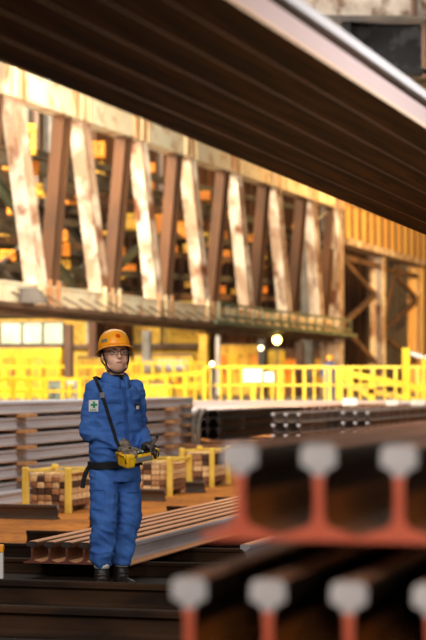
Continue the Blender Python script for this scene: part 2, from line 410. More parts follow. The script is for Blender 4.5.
# ---------------------------------------------------------------- centre stacks
g3 = 'rusty skid beams under the centre stacks'
BR = ['skid_brown']*6
for k,(px0,px1,Y,h,px) in enumerate(((150,520,33.3,.24,240),(163,540,34.9,.26,240),(185,560,37,.28,240),(210,560,39.5,.28,240))):
    skid(px0,px1,Y,px,h,BR,f'rusty skid beam under the centre rail stacks, {ordn(k)} from the front',g3)
shd = rail_mesh('shadow_rail', 7, ['rail_shadow','rail_silver_foot','end_dark','end_dark','rail_shadow','rail_shadow'], 1.05)
gry = rail_mesh('grey_rail', 9, ['centre_side','rail_silver_foot','end_white','end_dark','rail_silver_foot','rail_silver_foot'], 1.05)
def cstack(px, Y, me, nr, nl, word, gname, s=.235, pitch=.196, z0=.285):
    b = Vector((GX(px,Y),Y,0))
    for l in range(nl):
        for r in range(nr):
            ln = ['bottom layer','middle layer','top layer'][l+3-nl]
            put(me, 'steel_rail', b+W*(s*r)+Vector((0,0,z0+pitch*l)), A, f'{ln} rail of the {word}, {ordn(r)} from left', 'rail', gname)
        if l < nl-1 or True:
            for t in (1.5, 4.5, 6.4):
                bm = NB(); box(bm,(0,0,0),(s*nr,.12,pitch-.1842)); o = obj('timber_spacer', bm, 'timber'); c = b+W*(s*(nr-1)/2)+D*t
                o.location = (c.x,c.y,z0+pitch*(l)-(pitch-.1835)/2); o.rotation_euler=(0,0,-A)
                tag(o, f'{["near","middle","far"][[1.5,4.5,6.4].index(t)]} spacer strip under the {ln} of the {word}', 'spacer', 'spacer strips of the '+word)
cstack(196, 37.5, shd, 3, 3, 'black sided centre stack', 'rails of the shadow darkened centre stack')
cstack(273, 34.2, gry, 3, 3, 'grey centre stack', 'rails of the grey centre stack')
cstack(343, 36.2, gry, 3, 3, 'grey stack further right', 'rails of the right grey stack')
# end stakes of the shadow darkened stack
for k,(px,Y) in enumerate(((193,37.2),(198.5,37.0))):
    bm = NB(); c = Vector((GX(px,Y),Y,0)); tube(bm, [c, c+Vector((0,0,.55)), c+Vector((.05,0,.78)), c+Vector((.14,0,.9))], .04)
    tag(obj('stake_post', bm, 'mid_steel'), f'{["left","right"][k]} grey curved stake at the left end of the shadow darkened rail stack', 'post', 'stakes at the black stack')
# far silver rails before the fence, on platform edge
far = rail_mesh('far_rail', 34, ['rail_silver_foot','rail_silver_foot','end_white','end_white','rail_silver','rail_silver'], 1.7)
for r in range(3):
    o = link('steel_rail', far); p = Vector((GX(150,56.5),56.5,0)) - D*(r*.36); o.location = (p.x,p.y,.615); o.rotation_euler = (0,0,-A-PI/2)
    tag(o, f'long pale rail lying across in front of the yellow fence, {["furthest","middle","nearest"][r]}', 'rail', 'pale cross rails before the fence')
for k in range(4):
    bm = NB(); p = Vector((GX(150,56.5),56.5,0))+W*(3+8*k)-D*.55
    box(bm,(0,0,.31),(.3,1.4,.6)); box(bm,(0,0,.02),(.6,1.8,.04))
    o = obj('support_block', bm, 'concrete'); o.location=(p.x,p.y,0); o.rotation_euler=(0,0,-A)
    tag(o, f'concrete support block under the pale cross rails, {ordn(k)} from the left','block','support blocks of the cross rails')
# small white boxes and scrap on top of the right stacks' rear
bm = NB(); 
for k,(px,py,Y,w_,h_,m) in enumerate(((350,401,49,.36,.2,'parts_white'),(392,404,49,.3,.15,'parts_white'),(418,403,49,.34,.15,'parts_white'))):
    q = NB(); box(q,(0,0,h_/2),(w_,.4,h_)); bevel(q,.02,2); o = obj('parts_box', q, m); c = P(px,py+3,Y); o.location=c; 
    tag(o, f'small white box on the far rail pile, {ordn(k)} from the left', 'box', 'white boxes on the far pile')
    o.location.z = .825
bm.free()
far2 = rail_mesh('rust_rail', 6.5, ['wall_rust','skid_brown','end_dark','end_dark','wall_rust','wall_rust'], 1.05)
for i in range(18):
    for l in range(4):
        put(far2, 'steel_rail', Vector((GX(296,47.5),47.5,.06+.192*l))+W*(.2*i+.03*(l%2)), A, f'rusty rail in the low far pile, {["bottom","second","third","top"][l]} layer, {ordn(i)} from the left', 'rail', 'rusty rails of the far right pile')
for t in (1,5):
    bm = NB(); box(bm,(1.7,0,.03),(3.9,.2,.058)); o = obj('timber_spacer', bm, 'timber'); c = Vector((GX(296,47.5),47.5,0))+D*t; o.location=c; o.rotation_euler=(0,0,-A)
    tag(o, f'timber bearer under the rusty far pile, {"near" if t==1 else "far"} one','spacer')

# ---------------------------------------------------------------- overhead suspended rails
vO = Vector(((877-CX)/F, 1, (HZ-420)/F)); aO = math.atan(vO.x); tiltO = math.atan2(vO.z, math.hypot(vO.x,1))
dO = vO.normalized(); _, wO = dirs(aO)
N0 = P(426,128,6.9)
ov = rail_mesh('overhead_rail', 30, ['ov_web','rail_silver','end_steel','end_steel','under','ov_foot','rail_side','rail_silver'], 1., over={6:6,7:6,8:7,9:7})  # dark strip below each head is its shadow, painted on
nO = 6; sO = .1525
for i in range(nO):
    q = N0 - wO*(.0725+sO*i) - dO*7.2
    put(ov, 'steel_rail', q, aO, f'suspended rail overhead seen from below, {ordn(i)} from the right edge', 'rail', 'rails hanging overhead', tilt=tiltO)
for k,t in enumerate((-4.4, 12, 20)):
    c = N0 - wO*(.0725+sO*3) + dO*t + Vector((0,0,.174))
    lm = empty('lifting_magnet', c, -aO, f'lifting magnet gripping the suspended rails from above, {["near","middle","far"][k]} one', 'magnet', 'lifting magnets')
    bm = NB(); box(bm,(0,0,.16),(1.0,.5,.3)); bevel(bm,.03,2); obj('magnet_body', bm, 'orange_paint', lm)
    bm = NB(); beam(bm,(-.35,0,.3),(-.35,0,6),.04,.04); beam(bm,(.35,0,.3),(.35,0,6),.04,.04); obj('hoist_cable', bm, 'dark_steel', lm)

# ---------------------------------------------------------------- great truss girder
VT = 850.; aT = ang(VT); DT, WT = dirs(aT)
Y00 = 60.
def YT(px): return Y00*VT/(VT-px)
def ytop(px): return 65+.375*px
def ybot(px): return 301+.107*px
zt = H+(HZ-65)/F*Y00; ztl = H+(HZ-95)/F*Y00; zbu = H+(HZ-281)/F*Y00; zb = H+(HZ-303)/F*Y00
def TP(px, z, off=0):
    Y = YT(px); p = Vector(((px-CX)/F*Y, Y, z)); return p - WT*off
tg = empty('truss_girder', TP(0,0), 0, 'huge cream and rust painted crane truss girder with W shaped bracing', 'girder')
def tpart(name, bm, m, **k): 
    for v in bm.verts: v.co -= tg.location
    return obj(name, bm, m, tg, **k)
def tchord(name, z0, z1, wdt, m, pa=-60, pb=338):
    bm = NB(); a = TP(pa,(z0+z1)/2); b_ = TP(pb,(z0+z1)/2); hh = z1-z0
    beam(bm, a, b_, wdt*.8, hh*.98); 
    c = Vector((0,0,hh*.46)); beam(bm, a+c, b_+c, wdt, hh*.08); beam(bm, a-c, b_-c, wdt, hh*.08)
    return tpart(name, bm, m)
tchord('top_chord', ztl, zt, .7, 'cream'); tchord('bottom_chord', zb, zbu, .7, 'cream')
tops = [-62,5,73,133,183,230,270,307,336]
bots = [-30,40,103,157,205,249,287,319]
for i,px in enumerate(tops):
    bm = NB()
    for o_ in (-.42,0,.42):
        q = TP(px,0)+DT*o_*1.5; beam(bm, Vector((q.x,q.y,ztl-.02))+WT*.37, Vector((q.x,q.y,zt))+WT*.37, .12, .1, up=WT)
    q = TP(px,0)+WT*.345; beam(bm, q+DT*-.75+Vector((0,0,(ztl+zt)/2)), q+DT*.75+Vector((0,0,(ztl+zt)/2)), .06, (zt-ztl)*.9)
    tpart('gusset_plate', bm, 'rust_streak')
for i,px in enumerate(bots):
    bm = NB()
    for o_ in (-.5,0,.5):
        q = TP(px,0)+DT*o_*1.4; beam(bm, Vector((q.x,q.y,zb-.05))+WT*.37, Vector((q.x,q.y,zbu+.2))+WT*.37, .12, .1, up=WT)
    q = TP(px,0)+WT*.345; beam(bm, q+DT*-.85+Vector((0,0,(zb+zbu)/2)), q+DT*.85+Vector((0,0,(zb+zbu)/2)), .06, (zbu-zb)*.9)
    tpart('gusset_plate', bm, 'rust_streak')
    if i < len(tops)-1:
        a = TP(tops[i],ztl+.1); b_ = TP(px,zbu-.1)
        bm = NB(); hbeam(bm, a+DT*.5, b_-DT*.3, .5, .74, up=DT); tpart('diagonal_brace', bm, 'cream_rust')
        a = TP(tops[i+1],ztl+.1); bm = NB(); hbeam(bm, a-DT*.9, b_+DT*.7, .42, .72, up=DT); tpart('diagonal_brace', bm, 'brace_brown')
# lower walkway under the chord
bm = NB(); beam(bm, TP(-60,zb-.14,-.4), TP(338,zb-.14,-.4), .8, .08); beam(bm, TP(-60,zb-.08,-.8), TP(338,zb-.08,-.8), .08, .14); beam(bm, TP(-60,zb-.28,-.1), TP(338,zb-.28,-.1), .3, .16)
tpart('walkway_deck', bm, 'brown_steel')
n = 30
for k in range(n):
    px = VT-VT/(1+(k/(n-1))*(VT/(VT-330)-1)) ; bm = NB(); q = TP(px,0)
    beam(bm, Vector((q.x,q.y,zb+.35))+WT*.4, Vector((q.x,q.y,zb-.1))+WT*1.02+DT*.6, .055, .055); tpart('bracket', bm, 'brown_steel')
# second chord / catwalk on the right half
bm = NB()
for z in (zbu+.05, zbu-.45): beam(bm, TP(196,z,-1.0), TP(332,z,-1.0), .09, .1)
for k in range(16):
    px = 196+136*k/15; beam(bm, TP(px,zb,-1.), TP(px,zbu+.05,-1.), .08,.08, up=DT)
beam(bm, TP(190,zb-.02,-1.1), TP(336,zb-.02,-1.1), .1,.16)
tpart('catwalk_rail', bm, 'green_steel')
# end leg of girder
def tw_(name,bm,m):
    return tpart({'column':'end_leg'}.get(name,name),bm,m)
bm = NB(); hbeam(bm, TP(332,PZ), TP(332,zt), 1.0, .9, up=DT); tw_('column', bm, 'cream_rust')
bm = NB(); hbeam(bm, TP(325,PZ,.9), TP(325,zt-.6,.9), .6, .6, up=DT); tw_('column', bm, 'mid_steel')
bm = NB()
for k in range(7):
    z0 = PZ+1+k*1.6; beam(bm, TP(325,z0,.5), TP(332,z0+.8,0), .12,.12)
tw_('lacing_bar', bm, 'mid_steel')

# ---------------------------------------------------------------- lit corrugated girder and columns at right
cg = empty('corrugated_girder', TP(338,0), 0, 'amber lit ribbed girder on braced steel columns at the right', 'girder')
def cgp(name,bm,m,par=None):
    for v in bm.verts: v.co -= cg.location
    return obj(name,bm,m,cg)
zg1 = H+(HZ-202)/F*YT(338); zg0 = H+(HZ-238)/F*YT(338)
bm = NB(); beam(bm, TP(339,(zg0+zg1)/2), TP(470,(zg0+zg1)/2), .4, zg1-zg0); cgp('web_plate', bm, 'corrugated')
L0 = (TP(470,0)-TP(339,0)).length
for k in range(int(L0/1.7)):
    q = TP(339,0)+DT*(k*1.7+.2); bm = NB(); beam(bm, Vector((q.x,q.y,zg0))+WT*.25, Vector((q.x,q.y,zg1))+WT*.22, .35,.07, up=WT); cgp('stiffener_rib', bm, 'brown_steel')
bm = NB(); beam(bm, TP(339,zg0-.15), TP(470,zg0-.15), 1.0, .35); beam(bm, TP(339,zg1+.1), TP(470,zg1+.1), .9, .25)
cgp('flange', bm, 'cream_rust')
for px,m,wd in ((344,'dark_steel',.5),(383,'cream_rust',.75),(421,'corrugated',.9),(452,'brown_steel',.8)):
    bm = NB(); q = TP(px,PZ,.3)-cg.location; hbeam(bm, q, q+Vector((0,0,zg0-.3-PZ)), wd, wd, up=WT); c = obj('column', bm, m, cg)
    bm = NB(); box(bm, q+Vector((0,0,.04)), (wd*1.5,wd*1.5,.08)); obj('base_plate', bm, 'dark_steel', c)
def xb(pa,pb,zs,m,lab):
    for (a0,z0,b0,z1) in zs:
        bm = NB(); beam(bm, TP(a0,z0,.3)-cg.location, TP(b0,z1,.3)-cg.location, .18,.3); obj('brace', bm, m, cg)
zY = lambda py,px: H+(HZ-py)/F*YT(px)
xb(344,383,[(347,zY(258,347),380,zY(295,380)),(380,zY(295,380),347,zY(325,347)),(347,zY(325,347),380,zY(362,380)),(345,zY(256,345),383,zY(266,383))],'brown_steel','grey zigzag bracing between the dark and the tan column')
xb(383,421,[(387,zY(330,387),402,zY(262,402)),(400,zY(275,400),420,zY(298,420)),(420,zY(302,420),388,zY(330,388)),(388,zY(335,388),420,zY(362,420)),(384,zY(268,384),421,zY(276,421))],'brown_steel','tan zigzag bracing between the tan and the amber column')
bm = NB(); a = TP(338,0,14); b_ = TP(560,0,14); 
beam(bm, a+Vector((0,0,8)), b_+Vector((0,0,8)), .3, 16)
for k in range(46):
    q = a+(b_-a)*(k/45)+WT*.25; beam(bm, Vector((q.x,q.y,0.8)), Vector((q.x,q.y,16)), .3,.3, up=WT)
tag(obj('wall_right', bm, 'wall_rust'), kind='structure')

# ---------------------------------------------------------------- clutter seen through the truss
rc = empty('rear_crane', (GX(100,95),95,PZ), 0, 'dark second crane frame with orange panels seen through the truss', 'crane')
def rear(name, px0, z0, px1, z1, off, w_, h_, m, lab, cat, grp):
    bm = NB(); a = TP(px0,z0,off); b_ = TP(px1,z1,off); hbeam(bm, Vector((0,0,0)), b_-a, w_, h_)
    o = obj(name, bm, m, rc); o.location = a-rc.location; return o
g4 = 'roof steelwork behind the truss'
k = 0
for z,off,m,hh in ((10.6,7,'mid_steel',.7),(9.1,9,'dark_steel',.5),(5.4,7,'brown_steel',.4),(6.6,12,'mid_steel',.4),(8.0,14,'dark_steel',.6),(12.2,14,'mid_steel',.6),(14.2,20,'dark_steel',.8)):
    rear('roof_beam', -150, z, 420, z, off, .4, hh, m, f'long horizontal {m.split("_")[0]} steel beam behind the truss, {ordn(k)} from the lowest listed level', 'beam', g4); k += 1
rr = random.Random(3)
pxs = [-40,0,38,70,100,128,155,180,204,228,250,272,292,312]
k = 0
for i in range(len(pxs)-2):
    off = 6+(i%3)*2.5; m = ['green_steel','dark_steel','mid_steel'][i%3]
    if i%2==0: rear('diagonal_strut', pxs[i]-25, 9.8, pxs[i+1]+25, 5.6, off, .3, .35, m, f'{m.split("_")[0]} steel strut sloping down right behind the truss, {ordn(k)} from the left', 'strut', 'struts behind the truss')
    else: rear('diagonal_strut', pxs[i]-10, 5.2, pxs[i+2]+8, 9.0, off, .25, .3, m, f'{m.split("_")[0]} steel strut rising right behind the truss, {ordn(k)} from the left', 'strut', 'struts behind the truss')
    k += 1
for i,px in enumerate((-20,24,60,86,118,146,172,196,222,244,266,290,312)):
    off = 8+(i%4)*2; bm = NB(); a = TP(px,0,off); hbeam(bm, (0,0,4), (0,0,15-PZ), .32,.32, up=WT)
    o = obj('steel_post', bm, ['brown_steel','mid_steel','dark_steel'][i%3], rc); o.location = Vector((a.x,a.y,PZ))-rc.location
# orange lit machinery panels
spots = [(22,140,22,26),(28,168,16,12),(92,150,20,14),(95,176,15,22),(16,210,12,9),(58,250,18,12),(60,265,16,8),(8,256,12,10),(60,236,12,9),(120,180,10,8),(146,185,12,9),(150,168,8,8),(132,222,12,14),(118,252,10,10),(60,288,16,4),(118,276,12,5),(160,224,12,16),(182,230,12,14),(190,250,10,10),(172,250,8,8),(205,196,8,8),(206,240,10,12),(218,262,8,6),(222,236,8,8),(238,292,10,5),(216,290,14,7),(232,215,6,8),(262,262,8,10),(262,290,8,6),(296,230,6,10),(4,238,8,6),(128,268,12,6),(92,205,6,5),(40,195,8,5),(200,222,6,5),(252,240,6,10),(34,190,14,10),(20,290,10,5),(70,200,10,8),(108,230,10,10),(140,215,8,10),(168,205,8,9),(196,222,8,8),(226,255,8,8),(246,268,6,8),(84,292,8,5),(100,285,8,6),(148,282,8,5),(190,285,8,5),(50,225,8,7),(10,165,10,10),(276,230,6,8),(300,270,6,8)]
for i,(px,py,w_,h_) in enumerate(spots):
    Y = YT(px)+16+(i%4)*1.5; c = P(px,py,Y); bm = NB(); ww = w_*1.35/F*Y; hh = h_*1.2/F*Y
    box(bm,(0,0,0),(ww,.4,hh)); bevel(bm,.05,1); box(bm,(0,-.25,hh*.3),(ww*.96,.12,.1)); box(bm,(0,-.25,-hh*.3),(ww*.96,.12,.1)); box(bm,(ww*.2,-.25,0),(.1,.12,hh*.9))
    o = obj('crane_panel', bm, ['orange_paint','yellow_worn'][i%3==0], rc); o.location = c-rc.location; o.rotation_euler = (0,0,-aT+.3)
gy = []
# panel carriers: frames that hold the panels
for i,(py) in enumerate((118,160,190,216,245,272,296)):
    a = P(-40,py+20,76); b_ = P(330,py*.55+150,112); bm = NB(); beam(bm,Vector((0,0,0)),b_-a,.3,.3); o = obj('cross_purlin', bm, ['dark_steel','brown_steel'][i%2], rc); o.location = a-rc.location

# ---------------------------------------------------------------- under-truss zone: windows, yellow machinery
def thing_at(name, px, pyb, Y, rz, lab, cat, grp=None):
    c = P(px,pyb,Y); return empty(name, (c.x,c.y,PZ), rz, lab, cat, grp)
# long rear building with windows
hb = empty('control_building', (GX(60,108),108,PZ), 0, 'pale yellow workshop building with a bright window strip at the rear left', 'building')
def hbx(name, px0,px1,py0,py1,dy,th,m,par=None):
    Y = 108; a = P(px0,py0,Y); b_ = P(px1,py1,Y); bm = NB(); box(bm, ((a.x+b_.x)/2-hb.location.x, dy, (a.z+b_.z)/2-hb.location.z), (b_.x-a.x, th, a.z-b_.z)); return obj(name,bm,m,par or hb)
hbx('wall_panel', -60,205,300,395,2,1.5,'yellow_worn')
for (a,b_) in ((-30,-4),(0,19),(22,40),(43,61),(86,119),(140,160),(166,200)):
    wf = hbx('window', a-1,b_+1,321,345,1.1,.2,'mid_steel'); hbx('pane', a,b_,323,343,.95,.12,'glass_green' if a<130 else 'yellow_worn', wf)
for (a,b_) in ((-60,205),): hbx('sill_band', a,b_,344,348,.9,.5,'brown_steel')
# dark and light columns under the girder
for px,w_,m,lab in ((69,.35,'brown_steel','brown column under the girder left of the worker helmet'),(147,.4,'mid_steel','grey column under the girder right of the worker'),(204,.45,'yellow_worn','yellow column under the girder near the fence start'),(218,.22,'white_paint','thin white pipe column beside the yellow column'),(262,.4,'dark_steel','dark column behind the bright lamp'),(300,.45,'brown_steel','brown column behind the fence right of the lamp')):
    Y = YT(px)+2; c = empty('support_column', (GX(px,Y),Y,PZ), -aT, lab, 'column', 'columns under the girder')
    bm = NB(); hbeam(bm,(0,0,0),(0,0,zb-.45-PZ),w_*.75,w_*.75,up=(0,1,0)); obj('shaft', bm, m, c); bm = NB(); box(bm,(0,0,.05),(w_*1.3,w_*1.3,.1)); obj('base_plate', bm, 'dark_steel', c)
def machine(px0,px1,py0,py1,Y,m,lab,cat='machine',detail=3, name='machine_housing', grp=None):
    a = P(px0,py0,Y); b_ = P(px1,py1,Y); w_ = b_.x-a.x; h_ = a.z-PZ
    o = empty(name, ((a.x+b_.x)/2,Y,PZ), -A*.3, lab, cat, grp)
    bm = NB(); box(bm,(0,.6,h_/2),(w_,1.2,h_)); bevel(bm,.06,2); obj('housing', bm, m, o)
    for k in range(detail):
        bm = NB(); box(bm,(-w_/2+w_*(k+.5)/detail,-.03,h_*.5),(w_/detail*.8,.08,h_*.6)); bevel(bm,.02,1); obj('access_panel', bm, ['yellow','yellow_worn','orange_paint'][(k+int(px0))%3] if m!='grey_green' else 'grey_green', o)
        bm = NB(); box(bm,(-w_/2+w_*(k+.8)/detail,-.1,h_*.5),(.06,.06,.35)); obj('handle', bm, 'dark_steel', o)
    bm = NB(); box(bm,(0,.55,h_+.04),(w_*.96,1.,.1)); obj('roof_plate', bm, 'brown_steel' if m!='grey_green' else 'mid_steel', o)
    return o
machine(-30,62,348,400,84,'yellow','long bright yellow machine housing below the window strip',detail=6)
machine(76,132,358,400,82,'yellow_worn','worn yellow machine housing behind the worker head',detail=4)
machine(134,194,356,400,78,'yellow_worn','worn yellow machine housing right of the worker',detail=5)
machine(128,172,384,400,66,'yellow','low bright yellow cabinet right of the worker shoulder',detail=2)
machine(46,66,383,400,63,'grey_green','grey green equipment box left of the worker shoulder','cabinet',2,'equipment_cabinet')
machine(66,75,380,400,63,'white_paint','narrow white cabinet beside the grey green box','cabinet',1,'equipment_cabinet')
machine(268,284,350,400,92,'yellow','upright yellow cabinet under the bright lamp','cabinet',1,'equipment_cabinet')
machine(215,262,345,400,104,'yellow_worn','dull yellow housing behind the white fence signs',detail=4)
machine(284,326,350,400,104,'wall_rust','rust brown housing behind the fence right of the lamp',detail=3)
# machine top items: white tank, white box
for (px0,px1,py0,py1,Y,lab) in ((157,188,360,372,73,'horizontal cream tank with ribbed side on a yellow frame'),(142,156,360,374,73,'small cream drum left of the horizontal tank')):
    a = P(px0,py0,Y); b_ = P(px1,py1,Y); r = (a.z-b_.z)/2; t = empty('storage_tank', ((a.x+b_.x)/2,Y,PZ), 0, lab, 'tank')
    zc = (a.z+b_.z)/2-PZ; w_ = (b_.x-a.x)/2
    bm = NB(); tube(bm, [(-w_,0,zc),(-w_*.9,0,zc),(w_*.9,0,zc),(w_,0,zc)], r, 16, rs=[r*.7,r,r,r*.7]); obj('tank_body', bm, 'white_paint', t, smooth=False)
    bm = NB()
    for k in range(5): tube(bm, [(-w_*.7+w_*.35*k,0,zc),(-w_*.7+w_*.35*k+.05,0,zc)], r*1.05, 16)
    obj('hoop', bm, 'concrete', t)
    bm = NB()
    for sx in (-1,1): beam(bm,(sx*w_*.7,0,0),(sx*w_*.7,0,zc-r*.8),.1,.1,up=(0,1,0))
    beam(bm,(-w_*.8,0,zc-r),(w_*.8,0,zc-r),.1,.1); obj('stand', bm, 'yellow', t)
# lamps
for px,py,Y,r,m,lab in ((277,340,88,.20,'lamp_glow','glowing round yellow work lamp above the upright yellow cabinet'),(261,348,88,.12,'lamp_small','small white lamp left of the glowing work lamp'),(212,364,59.5,.08,'lamp_small','small bright lamp on the first post of the yellow fence')):
    c = P(px,py,Y); l = empty('work_lamp', (c.x,c.y,PZ), 0, lab, 'lamp')
    bm = NB(); ell(bm,(0,0,c.z-PZ),(r,r,r),sub=2); obj('bulb', bm, m, l, smooth=True)
    bm = NB(); beam(bm,(0,.15,0),(0,.15,c.z-PZ),.07,.07,up=(0,1,0)); box(bm,(0,.12,c.z-PZ),(r*1.5,.2,r*1.5)); obj('pole', bm, 'dark_steel', l)
# bunch of yellow guard rails at the left
def fence(px0,px1,Y,ztop,n,lab,mids=1,post=.08,pick=None,a=A,slope=0,name='guard_rail',m='yellow'):
    d, w = dirs(a); c = Vector((GX(px0,Y),Y,PZ)); o = empty(name, c, -a, lab, 'fence')
    k = (px1-CX)/F; L = (k*c.y-c.x)/(w.x-k*w.y); hh = ztop-PZ
    bm = NB(); beam(bm,(0,0,hh-.04),(L,0,hh-.04+slope),.08,.1); obj('top_rail', bm, m, o)
    for q in range(mids):
        bm = NB(); z = hh*(q+1)/(mids+1)-.02; beam(bm,(0,0,z),(L,0,z+slope),.06,.08); obj('mid_rail', bm, m, o)
    for q in range(n):
        x = L*q/(n-1); bm = NB(); beam(bm,(x,0,0),(x,0,hh-.04+slope*q/(n-1)),post,post,up=(0,1,0)); obj('post', bm, m, o)
    if pick:
        for q in range(pick):
            x = L*(q+.5)/pick; bm = NB(); beam(bm,(x,.05,.1),(x,.05,hh-.05),.07,.05,up=(0,1,0)); obj('picket', bm, m, o)
    return o, L
zf = lambda py,Y: H+(HZ-py)/F*Y
f1, L1 = fence(205,330,60,zf(366,60),6,'bright yellow picket guard fence with white signs behind the rail stacks',1,.11,12)
bm = NB(); box(bm,(0,0,.05),(1,1,1)); bm.free()
fence(330,440,61.5,zf(366,61.5),6,'bright yellow guard fence continuing at the right edge',1,.11,9)
fence(-20,80,60.5,zf(378,60.5),7,'low yellow guard rail left of the worker',1,.1)
fence(-30,132,74,zf(366,74),10,'yellow guard rail before the long yellow machine',2,.1)
fence(128,206,62,zf(379,62),5,'yellow guard rail rising right from behind the worker',1,.1,slope=.28)
fence(132,206,72,zf(362,72),8,'thin yellow guard rail before the cream tank',2,.08)
# signs on fence (blank white plates)
for (px0,px1,py0,py1,lab) in ((243,262,369,382,'larger blank white sign hanging on the yellow fence'),(264,274,372,382,'smaller blank white sign right of the larger one')):
    a = P(px0,py0,59.6); b_ = P(px1,py1,59.6); bm = NB(); box(bm,(0,0,0),(b_.x-a.x,.04,a.z-b_.z)); bevel(bm,.01,1)
    o = obj('sign_plate', bm, 'white_glow'); o.location = ((a.x+b_.x)/2,59.45,(a.z+b_.z)/2); o.rotation_euler=(0,0,-A); o['label']=lab; o['category']='sign'; o['group']='signs on the fence'
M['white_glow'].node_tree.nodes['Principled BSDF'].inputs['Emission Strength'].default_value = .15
# stairs handrail at right
st = empty('stair_rail', (GX(404,57.5),57.5,0), 0, 'sloping yellow stair handrail with tall post at the right edge', 'handrail')
def stp(name, segs, m, w_=.1):
    bm = NB()
    for a,b_ in segs: beam(bm, P(*a)-st.location, P(*b_)-st.location, w_, w_, up=(0,1,0))
    return obj(name,bm,m,st)
stp('post', [((406,348,57.5),(406,427,57.5))], 'yellow', .22)
stp('post', [((424,358,57.5),(424,427,57.5))], 'yellow', .14)
stp('post', [((340,372,57.5),(340,427,57.5))], 'yellow', .18)
stp('post', [((371,379,57.5),(371,427,57.5))], 'yellow', .16)
stp('upper_handrail', [((404,351,57.5),(440,363,57.5))], 'white_paint', .13)
stp('lower_handrail', [((336,371,57.5),(440,392,57.5))], 'yellow', .2)
stp('brace_rail', [((340,375,57.5),(371,398,57.5))], 'yellow', .13)
stp('stringer', [((336,384,57.5),(440,405,57.5))], 'yellow_worn', .16)
# distant person in helmet (blurred, far behind) by the fence
def tiny(px, Y, top, shirt, lab):
    h = H+(HZ-top)/F*Y-PZ; bm = NB()
    loft(bm, [((0,0,h*.45),.16,.11),((0,0,h*.6),.17,.12),((0,0,h*.8),.2,.12),((0,0,h*.84),.09,.08)])
    for s in (-1,1):
        capsule(bm,(s*.09,0,h*.47),(s*.1,0,.06),.085,.055); capsule(bm,(s*.1,-.0,.04),(s*.1,-.14,.035),.05,.035)
        capsule(bm,(s*.21,0,h*.79),(s*.25,-.02,h*.6),.055,.045); capsule(bm,(s*.25,-.02,h*.6),(s*.2,-.16,h*.5),.045,.035)
        for f in range(5): capsule(bm,(s*(.18+.012*f),-.17,h*.5),(s*(.18+.012*f),-.23,h*.48),.009,.007,8)
    capsule(bm,(0,0,h*.82),(0,0,h*.9),.05,.055); ell(bm,(0,-.01,h*.92),(.075,.09,.11),sub=2); ell(bm,(0,-.1,h*.915),(.012,.02,.02),sub=1)
    o = remesh('person', bm, shirt, .02, None, 2); o.location = (GX(px,Y),Y,PZ); tag(o, lab, 'person')
    bm = NB(); ell(bm,(0,0,h*.96),(.13,.15,.09),sub=2); obj('hard_hat', bm, 'helmet', o, smooth=True)
    bm = NB(); ell(bm,(0,-.03,h*.915),(.068,.078,.085),sub=2); obj('face', bm, 'skin', o, smooth=True)
    return o
tiny(330, 63.5, 356, 'cloth_dark', 'blurred distant person in a hard hat behind the yellow fence')

# floodlight at the left edge hanging from the chord
fl = empty('floodlight', TP(2,zbu-.35,-1.2), 0, 'dark floodlight head fixed to the lower chord at the left frame edge', 'lamp')
bm = NB(); loft(bm,[((-.1,0,-.35),.5,.35),((-.2,0,.05),.34,.3),((-.3,0,.12),.3,.2)],12,4); obj('housing',bm,'dark_steel',fl)
bm = NB(); beam(bm,(-.2,.3,0),(-.2,1.2,.1),.12,.12); obj('bracket_arm',bm,'dark_steel',fl)

# ---------------------------------------------------------------- top right crane girder above hanging rails
tr = empty('crane_carriage', P(400,40,46), 0, 'weathered grey white crane carriage with dark framed box in the top right corner', 'crane')
def trp(name, px0,px1,py0,py1,dy,th,m):
    a = P(px0,py0,46); b_ = P(px1,py1,46); bm = NB(); box(bm, ((a.x+b_.x)/2-tr.location.x, dy, (a.z+b_.z)/2-tr.location.z), (b_.x-a.x, th, a.z-b_.z)); bevel(bm,.03,1); return obj(name,bm,m,tr)
trp('end_beam', 250,520,-30,24,0,1.2,'cream_grey') if 'cream_grey' in M else None
mk('cream_grey', (196,184,172), .7, c2=(150,136,122), scale=1.2, c3=(110,84,64), scale3=3)
mk('dark_box', (26,26,28), .6, c2=(70,74,78), scale=2.5, lo=.5, hi=.6)
trp('end_beam', 250,520,-40,23,0,1.2,'cream_grey')
trp('end_beam_cap', 250,520,21,26,-.3,.9,'dark_steel')
trp('equipment_box', 348,520,27,74,.2,.8,'dark_box')
trp('box_frame', 420,436,18,80,-.4,.4,'brown_steel')
trp('box_frame', 340,350,25,80,-.4,.4,'black')
trp('box_frame', 345,430,72,79,-.4,.4,'black')
trp('stiffener', 408,414,-40,22,-.65,.2,'brown_steel')
for k,px in enumerate((300,480)):
    a = P(px,-40,46); bm = NB(); beam(bm, (a.x-tr.location.x,0,a.z-tr.location.z-.1), (a.x-tr.location.x,0,a.z-tr.location.z+14), .25,.25,up=(0,1,0)); obj('hanger', bm, 'dark_steel', tr)

# small white marker post at left edge on the bed
mp_ = empty('marker_post', (GX(-1,12.6),12.6,.012), 0, 'small white marker post with an orange cap at the left edge', 'post')
bm = NB(); box(bm,(0,0,.12),(.06,.06,.24)); bevel(bm,.008,2); obj('post_body',bm,'white_paint',mp_)
bm = NB(); box(bm,(0,0,.265),(.065,.065,.05)); bevel(bm,.008,2); obj('cap',bm,'orange_paint',mp_)

